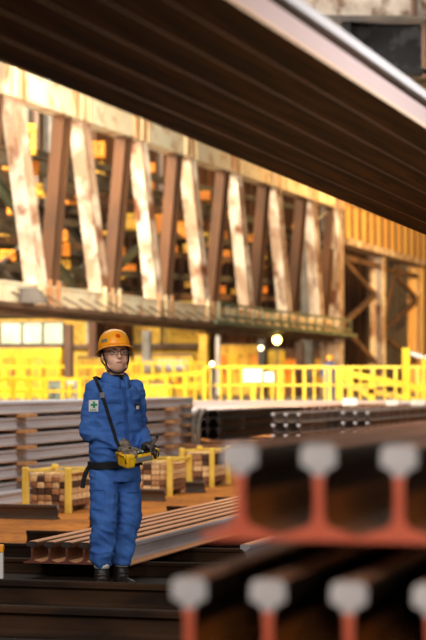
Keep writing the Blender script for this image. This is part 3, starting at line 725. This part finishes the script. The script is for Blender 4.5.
# ================================================================ THE WORKER
TH = math.radians(35)
YW = 12.4; WX = GX(115,YW)
def fold(amp, fr=(9,9,16), seed=0., amp2=.0):
    def f(co, n):
        v = Vector((co.x*fr[0]+seed, co.y*fr[1]+seed*2, co.z*fr[2]))
        a = noise.noise(v); b_ = noise.noise(v*2.1+Vector((3,1,7)))
        ridge = 1-abs(a)*2.2
        return amp*(ridge-.5)+amp*.45*b_
    return f
sh = {-1:Vector((-.150,.0,1.318)), 1:Vector((.155,.005,1.318))}
el_ = {-1:Vector((-.182,.045,1.045)), 1:Vector((.205,.03,1.06))}
wr = {-1:Vector((-.052,-.195,.958)), 1:Vector((.115,-.205,.945))}
hip = {-1:Vector((-.085,0,.84)), 1:Vector((.085,0,.84))}
kn = {-1:Vector((-.102,-.03,.48)), 1:Vector((.1,.0,.48))}
an = {-1:Vector((-.1,.0,.1)), 1:Vector((.078,.05,.1))}
HM = Matrix.Translation((-.012,-.02,1.540)) @ Matrix.Rotation(math.radians(-17),4,'Z') @ Matrix.Rotation(math.radians(-9),4,'X') @ Matrix.Scale(1.04,4)
# body: one continuous skin surface
bm = NB()
ell(bm,(0,.012,.022),(.076,.094,.088),HM); ell(bm,(0,-.032,-.03),(.062,.06,.082),HM); ell(bm,(0,-.04,-.07),(.05,.047,.046),HM)
for s in (-1,1):
    ell(bm,(s*.03,-.05,-.032),(.036,.034,.045),HM); ell(bm,(s*.079,.012,-.012),(.009,.019,.031),HM)
    ell(bm,(s*.052,-.02,-.075),(.02,.035,.028),HM); ell(bm,(s*.03,-.083,.022),(.03,.012,.009),HM)
ell(bm,(0,-.088,-.002),(.011,.018,.03),HM); ell(bm,(0,-.103,-.026),(.015,.017,.013),HM); ell(bm,(0,-.078,-.056),(.034,.016,.03),HM)
capsule(bm,(0,.01,1.36),(0,-.015,1.5),.062,.056)
loft(bm,[((0,.0,.84),.14,.095),((0,0,1.0),.13,.09),((0,0,1.2),.14,.09),((0,0,1.3),.13,.075),((0,0,1.36),.06,.05)])
for s in (-1,1):
    capsule(bm,sh[s]-Vector((s*.02,0,.02)),el_[s],.042,.038); capsule(bm,el_[s],wr[s],.04,.028); capsule(bm,hip[s],kn[s],.07,.045); capsule(bm,kn[s],an[s],.042,.03); capsule(bm,an[s]-Vector((0,0,.06)),an[s]+Vector((0,-.13,-.065)),.032,.025)
person = remesh('person', bm, 'skin', .005, None, 9)
person.location = (WX, YW, .012); person.rotation_euler = (0,0,TH)
tag(person, 'worker in blue overalls, yellow hard hat and glasses looking up, holding a yellow crane remote', 'person')
# jacket
bm = NB()
loft(bm,[((0,0,.83),.15,.112),((0,0,.86),.168,.124),((0,-.008,.95),.178,.134),((0,-.008,1.08),.178,.13),((0,-.005,1.2),.180,.128),((0,0,1.285),.175,.118),((0,.002,1.335),.142,.098),((0,.0,1.38),.085,.075)])
for s in (-1,1):
    capsule(bm,sh[s],el_[s],.068,.06); w2 = el_[s]+(wr[s]-el_[s])*.9
    capsule(bm,el_[s],w2,.06,.046); capsule(bm,w2+(wr[s]-el_[s])*.0,wr[s],.048,.043)
jacket = remesh('jacket', bm, 'cloth', .0075, person, 5, fold(.0095,(9,9,21),2.3))
# trousers
bm = NB()
loft(bm,[((0,0,.72),.155,.115),((0,0,.8),.165,.122),((0,0,.86),.158,.118)])
for s in (-1,1):
    capsule(bm,hip[s]+Vector((0,0,-.06)),kn[s]+Vector((s*.005,0,0)),.096,.088); a2 = an[s]+Vector((0,0,.12))
    capsule(bm,kn[s],a2,.088,.076); capsule(bm,a2,an[s]+Vector((0,0,.105)),.074,.056)
def tf(co,n):
    z = co.z; k = 1+1.3*max(0,1-abs(z-.27)/.16)
    v = Vector((co.x*9+5, co.y*9, co.z*17+co.x*8)); a = noise.noise(v)
    return .0085*k*((1-abs(a)*2.2)-.5)+.004*noise.noise(v*2.3)
trousers = remesh('trousers', bm, 'cloth', .0075, person, 4, tf)
bvh = {}
def tree(o):
    if o.name not in bvh: bvh[o.name] = BVHTree.FromPolygons([v.co for v in o.data.vertices], [p.vertices for p in o.data.polygons])
    return bvh[o.name]
def onto(o, p, dirv, off):
    h = tree(o).ray_cast(Vector(p), Vector(dirv).normalized())
    return (h[0]-Vector(dirv).normalized()*off) if h[0] else None
def decal(name, o, c, dirv, w_, h_, m, off=.004, nx=8, nz=8, mask=None, parent=None, rot=0):
    d = Vector(dirv).normalized(); x = d.cross(Vector((0,0,1))).normalized(); z = x.cross(d)
    if rot: q = Matrix.Rotation(rot,3,d); x = q@x; z = q@z
    bm = NB(); g_ = {}
    for i in range(nx+1):
        for j in range(nz+1):
            p = Vector(c)-d*.4+x*w_*(i/nx-.5)+z*h_*(j/nz-.5); hit = onto(o,p,d,off)
            if hit is not None: g_[i,j] = bm.verts.new(hit)
    for i in range(nx):
        for j in range(nz):
            if mask and not mask((i+.5)/nx-.5,(j+.5)/nz-.5): continue
            q = [(i,j),(i+1,j),(i+1,j+1),(i,j+1)]
            if all(k in g_ for k in q): bm.faces.new([g_[k] for k in q])
    return obj(name, bm, m, parent or person, smooth=True, recalc=False)
toC = Vector((math.sin(TH)*0+ -math.sin(TH), math.cos(TH),0))*1  # direction from camera into scene, in local axes
toC = Matrix.Rotation(-TH,3,'Z') @ Vector((0,1,0))
def loc_of(px,py,Y=YW):       # point in local axes under a pixel of the photo
    w = P(px,py,Y)-Vector((WX,YW,.012)); return Matrix.Rotation(-TH,3,'Z') @ w
patch_dir = Matrix.Rotation(-TH,3,'Z') @ Vector((.45,1,0))
p = decal('safety_patch', jacket, loc_of(95,405.5), toC, .062,.074,'white_cloth',off=.006)
p['label'] = 'white sleeve patch'
decal('cross_emblem', jacket, loc_of(95.5,404.5), toC, .042,.042,'green_mark',off=.009,nx=15,nz=15,mask=lambda u,v: (abs(u)<.17 or abs(v)<.17) and (abs(u)<.5),parent=p)
decal('lettering', jacket, loc_of(95,409.6), toC, .042,.007,'green_mark',off=.009,nx=12,nz=2,mask=lambda u,v: int((u+.5)*12)%3!=2,parent=p)
# chest pockets, placket, badge
decal('pocket_flap', jacket, (-.085,0,1.24),(0,1,0),.1,.03,'cloth_dark',off=.005)
decal('pocket', jacket, (-.085,0,1.175),(0,1,0),.1,.1,'cloth',off=.003)
decal('pocket_flap', jacket, (.09,0,1.24),(0,1,0),.1,.03,'cloth_dark',off=.005)
decal('placket', jacket, (0,0,1.1),(0,1,0),.03,.48,'cloth_dark',off=.004,nx=3,nz=30)
b1 = decal('name_badge', jacket, loc_of(137.5,406),toC,.034,.05,'frame_dark',off=.007,mask=lambda u,v:u*u+v*v<.26,nx=12,nz=12)
decal('badge_mark', jacket, loc_of(138,407.5),toC,.018,.022,'white_cloth',off=.010,nx=4,nz=4,parent=b1)
# collar
bm = NB(); n = 26
rg = []
for k in range(n+1):
    a = -PI/2+.22+(2*PI-.44)*k/n; ca, sa = math.cos(a), math.sin(a)
    fr = max(0,-sa)
    rg.append([Vector((ca*.072,sa*.07-.002,1.375-.0*fr)), Vector((ca*.069,sa*.068-.006,1.432-.03*fr)), Vector((ca*.082,sa*.084-.006,1.428-.035*fr)), Vector((ca*.108,sa*.104-.008,1.372-.035*fr-.02*fr*fr))])
vs = [[bm.verts.new(p_) for p_ in r] for r in rg]
for k in range(n):
    for j in range(3): bm.faces.new((vs[k][j],vs[k+1][j],vs[k+1][j+1],vs[k][j+1]))
col_ = obj('collar', bm, 'cloth', person, smooth=True); sm = col_.modifiers.new('t','SOLIDIFY'); sm.thickness = .006
bm = NB(); loft(bm,[((0,-.002,1.35),.062,.06),((0,-.006,1.415),.06,.058)]); obj('undershirt', bm, 'frame_dark', person, smooth=True)
# belt
def band(name, o, zc, h_, m, off=.006, zf_=None, n=64):
    bm = NB(); ring = []
    for k in range(n):
        a = 2*PI*k/n; d = Vector((-math.cos(a),-math.sin(a),0)); z0 = zc+(zf_(a) if zf_ else 0); r = []
        for dz,of in ((-h_/2,off-.004),(-h_/2,off),(h_/2,off),(h_/2,off-.004)):
            hit = onto(o, Vector((math.cos(a)*.5,math.sin(a)*.5,z0+dz)), d, of); r.append(hit if hit else Vector((math.cos(a)*.17,math.sin(a)*.125,z0+dz)))
        ring.append([bm.verts.new(x) for x in r])
    for k in range(n):
        for j in range(4): bm.faces.new((ring[k][j],ring[(k+1)%n][j],ring[(k+1)%n][(j+1)%4],ring[k][(j+1)%4]))
    return obj(name,bm,m,person,smooth=False)
bm = NB(); n=56; ring=[]
for k in range(n):
    a=2*PI*k/n; ca,sa=math.cos(a),math.sin(a); p_=2.4
    x=math.copysign(abs(ca)**(2/p_),ca); y=math.copysign(abs(sa)**(2/p_),sa); z=.838+.012*x
    ring.append([bm.verts.new((x*rx,y*ry-.002,z+dz)) for rx,ry,dz in ((.168,.125,-.022),(.182,.139,-.022),(.184,.141,.022),(.17,.127,.022))])
for k in range(n):
    for j in range(4): bm.faces.new((ring[k][j],ring[(k+1)%n][j],ring[(k+1)%n][(j+1)%4],ring[k][(j+1)%4]))
belt = obj('belt', bm, 'strap', person)
q0 = loc_of(88,467); 
bm = NB(); 
pp = [loc_of(90,466,YW-.05),loc_of(86.5,471,YW-.06),loc_of(84,478,YW-.06),loc_of(82.5,488,YW-.06)]
for i in range(3): beam(bm, pp[i], pp[i+1], .03,.008, up=tuple(toC))
obj('belt_tail', bm, 'strap', belt)
# cargo / side pockets on trousers
decal('thigh_pocket', trousers, loc_of(98,498), toC, .1,.13,'cloth',off=.006,nx=10,nz=12)
decal('pocket_edge', trousers, loc_of(98,489), toC, .1,.006,'cloth_dark',off=.009,nx=10,nz=2)
decal('pocket_edge', trousers, loc_of(133,492), toC, .08,.006,'cloth_dark',off=.009,nx=10,nz=2)
# white leg cuffs and boots
for s in (-1,1):
    c = an[s]+Vector((0,0,.07)); bm = NB(); loft(bm,[((c.x,c.y,c.z-.012),.048,.05),((c.x,c.y,c.z+.01),.052,.054),((c.x,c.y,c.z+.045),.05,.05)],20,2); obj('leg_gaiter', bm, 'white_cloth', person, smooth=True)
    bm = NB(); a_ = an[s]; t_ = -.25*s*0
    dirf = Matrix.Rotation(math.radians(-22*s-18),3,'Z')@Vector((0,-1,0))
    dirf = Matrix.Rotation(math.radians(12*s-20),3,'Z')@Vector((0,-1,0))
    capsule(bm,(a_.x,a_.y,.055),(a_.x,a_.y,.125),.05,.05); capsule(bm,Vector((a_.x,a_.y,.05))-dirf*.02,Vector((a_.x,a_.y,.045))+dirf*.15,.047,.042)
    bt = remesh('boot', bm, 'boot', .007, person, 3, lambda co,n: (-.0 if co.z>.01 else 0))
    for v in bt.data.vertices: v.co.z = max(v.co.z, .0)
    bm = NB(); c1 = Vector((a_.x,a_.y,.01)); beam(bm, c1-dirf*.06, c1+dirf*.19, .09,.02); bevel(bm,.008,2); obj('sole', bm, 'black', bt)
    bm = NB()
    for k in range(3):
        q = Vector((a_.x,a_.y,.075+.022*k))+dirf*(.05-.002*k); sd = dirf.cross(Vector((0,0,1))); tube(bm,[q-sd*.03,q+dirf*.006,q+sd*.03],.004,6)
    obj('laces', bm, 'end_dark', bt)
# hard hat
def HP(v): return HM @ Vector(v)
HT = Matrix.Translation((0,.0,.04)) @ Matrix.Rotation(math.radians(-7),4,'X') @ Matrix.Translation((0,0,-.04))
def HH(v): return HM @ HT @ Vector(v)
bm = NB(); n=36; rings=[]
prof = [(1.0,0),(.995,.02),(.97,.045),(.91,.07),(.8,.094),(.62,.113),(.4,.124),(.2,.129)]
hc = Vector((0,.014,.038))
for r,z in prof: rings.append([bm.verts.new(HH(hc+Vector((math.cos(2*PI*k/n)*.101*r, math.sin(2*PI*k/n)*.124*r, z)))) for k in range(n)])
for i in range(len(rings)-1):
    for k in range(n): bm.faces.new((rings[i][k],rings[i][(k+1)%n],rings[i+1][(k+1)%n],rings[i+1][k]))
top = bm.verts.new(HH(hc+Vector((0,0,.13))))
for k in range(n): bm.faces.new((rings[-1][k],rings[-1][(k+1)%n],top))
hat = obj('hard_hat', bm, 'helmet', person, smooth=True); sm = hat.modifiers.new('t','SOLIDIFY'); sm.thickness=.004; sm.offset=-1
bm = NB(); rg=[]
for k in range(n):
    a=2*PI*k/n; f=max(0,-math.sin(a)); e=.012+.035*f**1.5
    rg.append([bm.verts.new(HH(hc+Vector((math.cos(a)*(.101+o_), math.sin(a)*(.124+o_), z_)))) for o_,z_ in ((-.002,.004),(e,-.008-.01*f),(e,-.014-.01*f),(-.004,-.006))])
for k in range(n):
    for j in range(4): bm.faces.new((rg[k][j],rg[(k+1)%n][j],rg[(k+1)%n][(j+1)%4],rg[k][(j+1)%4]))
obj('brim', bm, 'helmet', hat, smooth=True)
bm = NB(); 
for k in range(3):
    x0=(k-1)*.03; pts=[]
    for t in range(9):
        a = -PI*.36+PI*.72*t/8; z = math.cos(a)*.128; y = math.sin(a)*.118
        pts.append(HH(hc+Vector((x0*(.6+.4*math.cos(a)),y,z-abs(x0)*.18))))
    tube(bm,pts,.005,6)
obj('crown_rib', bm, 'helmet', hat, smooth=True)
def hat_badge(name, ang_, z, w_, h_, m, round_):
    bm = NB(); nn=16; c=bm.verts.new(HH(hc+Vector((math.cos(ang_)*.110,math.sin(ang_)*.130,z))*1.0)); vs=[]
    r_at = lambda zz: 1-.0-(max(0,zz-.02)/.11)**2*.55
    for k in range(nn):
        a=2*PI*k/nn; u=math.cos(a)*w_/2; v=math.sin(a)*h_/2
        if not round_: mm=max(abs(math.cos(a)),abs(math.sin(a))); u/=mm; v/=mm
        aa=ang_+u/.12; zz=z+v; rr=r_at(zz)+.035
        vs.append(bm.verts.new(HH(hc+Vector((math.cos(aa)*.101*rr,math.sin(aa)*.124*rr,zz)))))
    rr=r_at(z)+.05; c.co = HH(hc+Vector((math.cos(ang_)*.101*rr,math.sin(ang_)*.124*rr,z)))
    for k in range(nn): bm.faces.new((c,vs[k],vs[(k+1)%nn]))
    obj(name,bm,m,hat,smooth=True)
hat_badge('front_emblem',-PI/2-.02,.058,.04,.03,'badge_red',True)
hat_badge('side_sticker',-PI/2-.95,.040,.05,.02,'badge_grey',False)
# chin strap, neck band and hair
bm = NB()
for s in (-1,1):
    tube(bm,[HP((s*.084,-.015,.035)),HP((s*.079,-.03,-.03)),HP((s*.062,-.045,-.085)),HP((s*.028,-.055,-.118)),HP((0,-.06,-.122))],.005,6)
    tube(bm,[HP((s*.084,.03,.035)),HP((s*.082,.028,-.03)),HP((s*.066,-.03,-.08))],.006,6)
obj('chin_strap', bm, 'strap', hat)
bm = NB(); ell(bm,(0,.022,.02),(.0815,.094,.075),HM)
for v in list(bm.verts):
    l = HM.inverted()@v.co
    if l.y < -.012 or l.z > .05 or (l.z< -.045): pass
bmesh.ops.delete(bm, geom=[f for f in bm.faces if (HM.inverted()@f.calc_center_median()).y < .005], context='FACES')
obj('hair', bm, 'hair', person, smooth=True)
# face details
for s in (-1,1):
    bm = NB(); ell(bm,(s*.032,-.081,.003),(.012,.008,.0045),HM,2); e_ = obj('eye', bm, 'eye_white', person, smooth=True)
    bm = NB(); ell(bm,(s*.032+.002,-.0875,.004),(.0055,.003,.0042),HM,2); obj('iris', bm, 'hair', e_, smooth=True)
    bm = NB(); tube(bm,[HP((s*.015,-.094,.022)),HP((s*.033,-.092,.027)),HP((s*.05,-.08,.022))],.0035,6); obj('eyebrow', bm, 'hair', person)
bm = NB(); ell(bm,(0,-.0935,-.056),(.022,.0055,.003),HM,2); ell(bm,(0,-.093,-.062),(.018,.0055,.0036),HM,2); obj('lips', bm, 'lips', person, smooth=True)
gl = None
bm = NB()
for s in (-1,1):
    pts=[]
    for k in range(17):
        a=2*PI*k/16; ca,sa=math.cos(a),math.sin(a); pts.append(HP((s*.033+math.copysign(abs(ca)**.6,ca)*.026,-.104+.007*abs(ca)*(ca*s>0)*1.3,.003+math.copysign(abs(sa)**.6,sa)*.017)))
    tube(bm,pts,.0022,6); tube(bm,[HP((s*.059,-.095,.008)),HP((s*.082,-.06,.008)),HP((s*.082,.02,.0))],.002,6)
tube(bm,[HP((-.008,-.106,.006)),HP((0,-.108,.009)),HP((.008,-.106,.006))],.002,6)
gl = obj('eyeglasses', bm, 'frame_dark', person)
for s in (-1,1):
    bm=NB(); vs=[]
    for k in range(16):
        a=2*PI*k/16; ca,sa=math.cos(a),math.sin(a); vs.append(bm.verts.new(HP((s*.033+math.copysign(abs(ca)**.6,ca)*.025,-.104,.003+math.copysign(abs(sa)**.6,sa)*.016))))
    bm.faces.new(vs); obj('lens', bm, 'lens', gl)

# crane remote (own thing, held in both hands)
RC = Vector((-.012,-.285,.888))
rmx = Matrix.Rotation(TH,3,'Z')
rem = empty('crane_remote', Vector((WX,YW,.012))+rmx@RC, TH, 'yellow crane remote control held in the gloved hands of the worker', 'remote control')
RR = Matrix.Rotation(math.radians(-8),3,'Y')@Matrix.Rotation(math.radians(12),3,'X')
bm = NB(); box(bm,(.0,0,.0),(.20,.10,.056),RR); bevel(bm,.012,2); b2=NB(); box(b2,RR@Vector((-.085,-.004,-.004)),(.066,.116,.088),RR); bevel(b2,.016,2); me_=bpy.data.meshes.new('t'); b2.to_mesh(me_); b2.free(); bm.from_mesh(me_); obj('body', bm, 'remote', rem, smooth=False)
bm = NB(); box(bm,RR@Vector((.02,-.053,-.004)),(.12,.006,.03),RR); obj('front_panel', bm, 'badge_grey', rem)
bm = NB(); box(bm,RR@Vector((.02,-.006,.031)),(.13,.07,.008),RR); bevel(bm,.003,1); obj('control_panel', bm, 'black', rem)
for k,x in enumerate((-.055,.055)):
    bm = NB(); tube(bm,[RR@Vector((x,0,.03)),RR@Vector((x,-.002,.062))],.007,8); ell(bm,tuple(RR@Vector((x,-.002,.066))),(.012,.012,.01),sub=2); obj('joystick', bm, 'black', rem, smooth=True)
for k in range(4):
    bm = NB(); tube(bm,[RR@Vector((-.025+.017*k,-.025,.035)),RR@Vector((-.025+.017*k,-.025,.044))],.006,8); obj('button', bm, ['badge_red','white_paint','green_mark','white_paint'][k], rem)
for s in (-1,1):
    bm = NB(); tube(bm,[RR@Vector((s*.118,-.05,-.01)),RR@Vector((s*.128,-.055,.04)),RR@Vector((s*.128,.045,.04)),RR@Vector((s*.118,.045,-.01))],.007,8)
    obj('guard_bar', bm, 'remote', rem, smooth=True)
# shoulder strap of the remote, follows the jacket
sp = []
ctrl = [loc_of(97,379.5),loc_of(99.5,385),loc_of(103.5,395),loc_of(107.5,407),loc_of(111.5,420),loc_of(115,431),loc_of(118,440)]
pts=[]
for i in range(len(ctrl)-1):
    for t in range(4): pts.append(ctrl[i].lerp(ctrl[i+1],t/4))
pts.append(ctrl[-1])
path=[]
for p_ in pts:
    h_ = onto(jacket, p_-toC*.5, toC, .007)
    if h_ is not None: path.append(h_)
path.append(RC+RR@Vector((-.09,.03,.03)))
xs = Matrix.Rotation(-TH,3,'Z')@Vector((1,0,.35)).normalized()
bm = NB(); prev=None
for p_ in path:
    c1=bm.verts.new(p_-xs*.011); c2=bm.verts.new(p_+xs*.011)
    if prev: bm.faces.new((prev[0],prev[1],c2,c1))
    prev=(c1,c2)
for v in bm.verts: v.co -= RC
so = obj('shoulder_strap', bm, 'strap', rem); q=so.modifiers.new('t','SOLIDIFY'); q.thickness=.004; q.offset=0
# strap over the back
bm = NB(); prev=None; f0=path[0]
bk=[f0,f0+Vector((.012,.04,.02)),Vector((-.07,.06,1.385)),Vector((.0,.11,1.33)),Vector((.09,.145,1.15)),Vector((.17,.1,1.0)),Vector((.2,-.06,.93)),RC+Vector((.11,.03,.02))]
for p_ in bk:
    c1=bm.verts.new(p_-xs*.013-RC); c2=bm.verts.new(p_+xs*.013-RC)
    if prev: bm.faces.new((prev[0],prev[1],c2,c1))
    prev=(c1,c2)
obj('back_strap', bm, 'strap', rem).modifiers.new('t','SOLIDIFY').thickness=.003
bm = NB(); q=path[8]; box(bm,q-toC*.006-RC,(.03,.01,.034)); obj('buckle', bm, 'end_steel', rem)

# gloves: palm, four curled fingers, thumb
def glove(s, m):
    bm = NB(); w_ = wr[s]
    inner = -s
    end = RC+RR@Vector((.085 if s>0 else -.045,0,0))
    palm = end+Vector((s*.018,.022,.052))           # palm sits on the outer rear top edge of the remote
    capsule(bm, w_, w_+(palm-w_)*.5, .036,.036)
    across = Vector((s*-.9,-.45,.05)).normalized()   # knuckle line runs inward-forward
    fwd = Vector((s*.15,-.95,-.1)).normalized()
    # palm block
    for u in (-.03,-.01,.012,.032):
        c = palm+across*u*.9*1; capsule(bm, c+Vector((0,.025,0)), c+fwd*.03, .022,.020)
    lens = [(.034,.026,.02),(.038,.029,.022),(.035,.027,.021),(.028,.021,.018)]
    for k,u in enumerate((-.034,-.012,.011,.033)):
        a0 = palm+across*u+fwd*.03; L = lens[k]
        d1 = (fwd*.85+Vector((0,0,-.5))).normalized(); d2 = Vector((0,-.25,-1)).normalized(); d3 = Vector((0,.65,-.75)).normalized()
        a1=a0+d1*L[0]; a2=a1+d2*L[1]; a3=a2+d3*L[2]
        capsule(bm,a0,a1,.0138,.0128,10); capsule(bm,a1,a2,.0128,.0118,10); capsule(bm,a2,a3,.0118,.0105,10)
    if s < 0:
        t0=palm+Vector((.03,.015,-.004)); t1=t0+Vector((.032,-.022,.008)); t2=t1+Vector((.022,-.024,-.012))
    else:
        t0=palm+Vector((-.0,.0,.012)); t1=t0+Vector((.028,-.03,.026)); t2=t1+Vector((.014,-.012,.03))
    capsule(bm,t0,t1,.0155,.0125,10); capsule(bm,t1,t2,.0125,.0105,10)
    g_ = remesh('glove', bm, m, .0042, person, 2, fold(.0016,(60,60,60),4))
    bm = NB(); d=(w_-el_[s]).normalized(); tube(bm,[w_-d*.02,w_-d*.0,w_+d*.025],.04,16,rs=[.045,.043,.037]); obj('glove_cuff', bm, m, g_, smooth=True)
glove(-1,'glove_grey'); glove(1,'glove_dark')

# ================================================================ LIGHT
w = bpy.data.worlds.new('world'); S.world = w; w.use_nodes = True; bg = w.node_tree.nodes['Background']
bg.inputs[0].default_value = (1,.84,.66,1); bg.inputs[1].default_value = .13
def area(name, loc, target, size, power, col=(1,.9,.78), sy=None):
    l = bpy.data.lights.new(name,'AREA'); l.energy = power; l.color = col; l.size = size
    if sy: l.shape='RECTANGLE'; l.size_y = sy
    o = bpy.data.objects.new(name,l); COL.objects.link(o); o.location = loc
    o.rotation_euler = (Vector(target)-Vector(loc)).to_track_quat('-Z','Y').to_euler(); return o
area('key_light', (-3.2,4.5,6.2), (-.6,12.4,1.2), 3.5, 500, (1,.97,.93))
area('fill_light', (3.2,5.0,2.9), (-.4,12.4,1.3), 2.0, 230, (1,.95,.88))
area('floor_light', (-3,24,11), (-1,25,0), 9, 1300, (1,.96,.9), 12)
area('stack_light', (2.4,17,7), (-1.6,27,.5), 4, 620, (1,.95,.88))
area('mid_light', (6,42,14), (4,40,0), 12, 900, (1,.93,.82))
area('front_light', (.3,.5,2.5), (.8,3.6,1.1), .8, 42, (1,.97,.95))
area('low_amber_light', (1.1,.6,1.22), (1.2,5,1.12), .4, 14, (1,.55,.2))
area('side_light', (5.5,3.,1.5), (1.2,8.5,2.4), 1.5, 34, (1,.88,.8))
area('chord_light', (-1,44,5), (1,78,5), 5, 4200, (1,.92,.8))
area('girder_light', (-14,36,24), (2,80,7), 10, 12500, (1,.91,.78))
area('under_light', (0,60,13), (2,88,1), 14, 2300, (1,.93,.68))
area('amber_light', (23,88,13), (12,112,10), 4, 11000, (1,.62,.22))
area('rear_light', (-22,66,16), (5,110,9), 9, 44000, (1,.86,.64))
area('warm_floor_bounce', (1.2,9.5,.35), (.8,8.,3), 2.5, 12, (1,.5,.18))
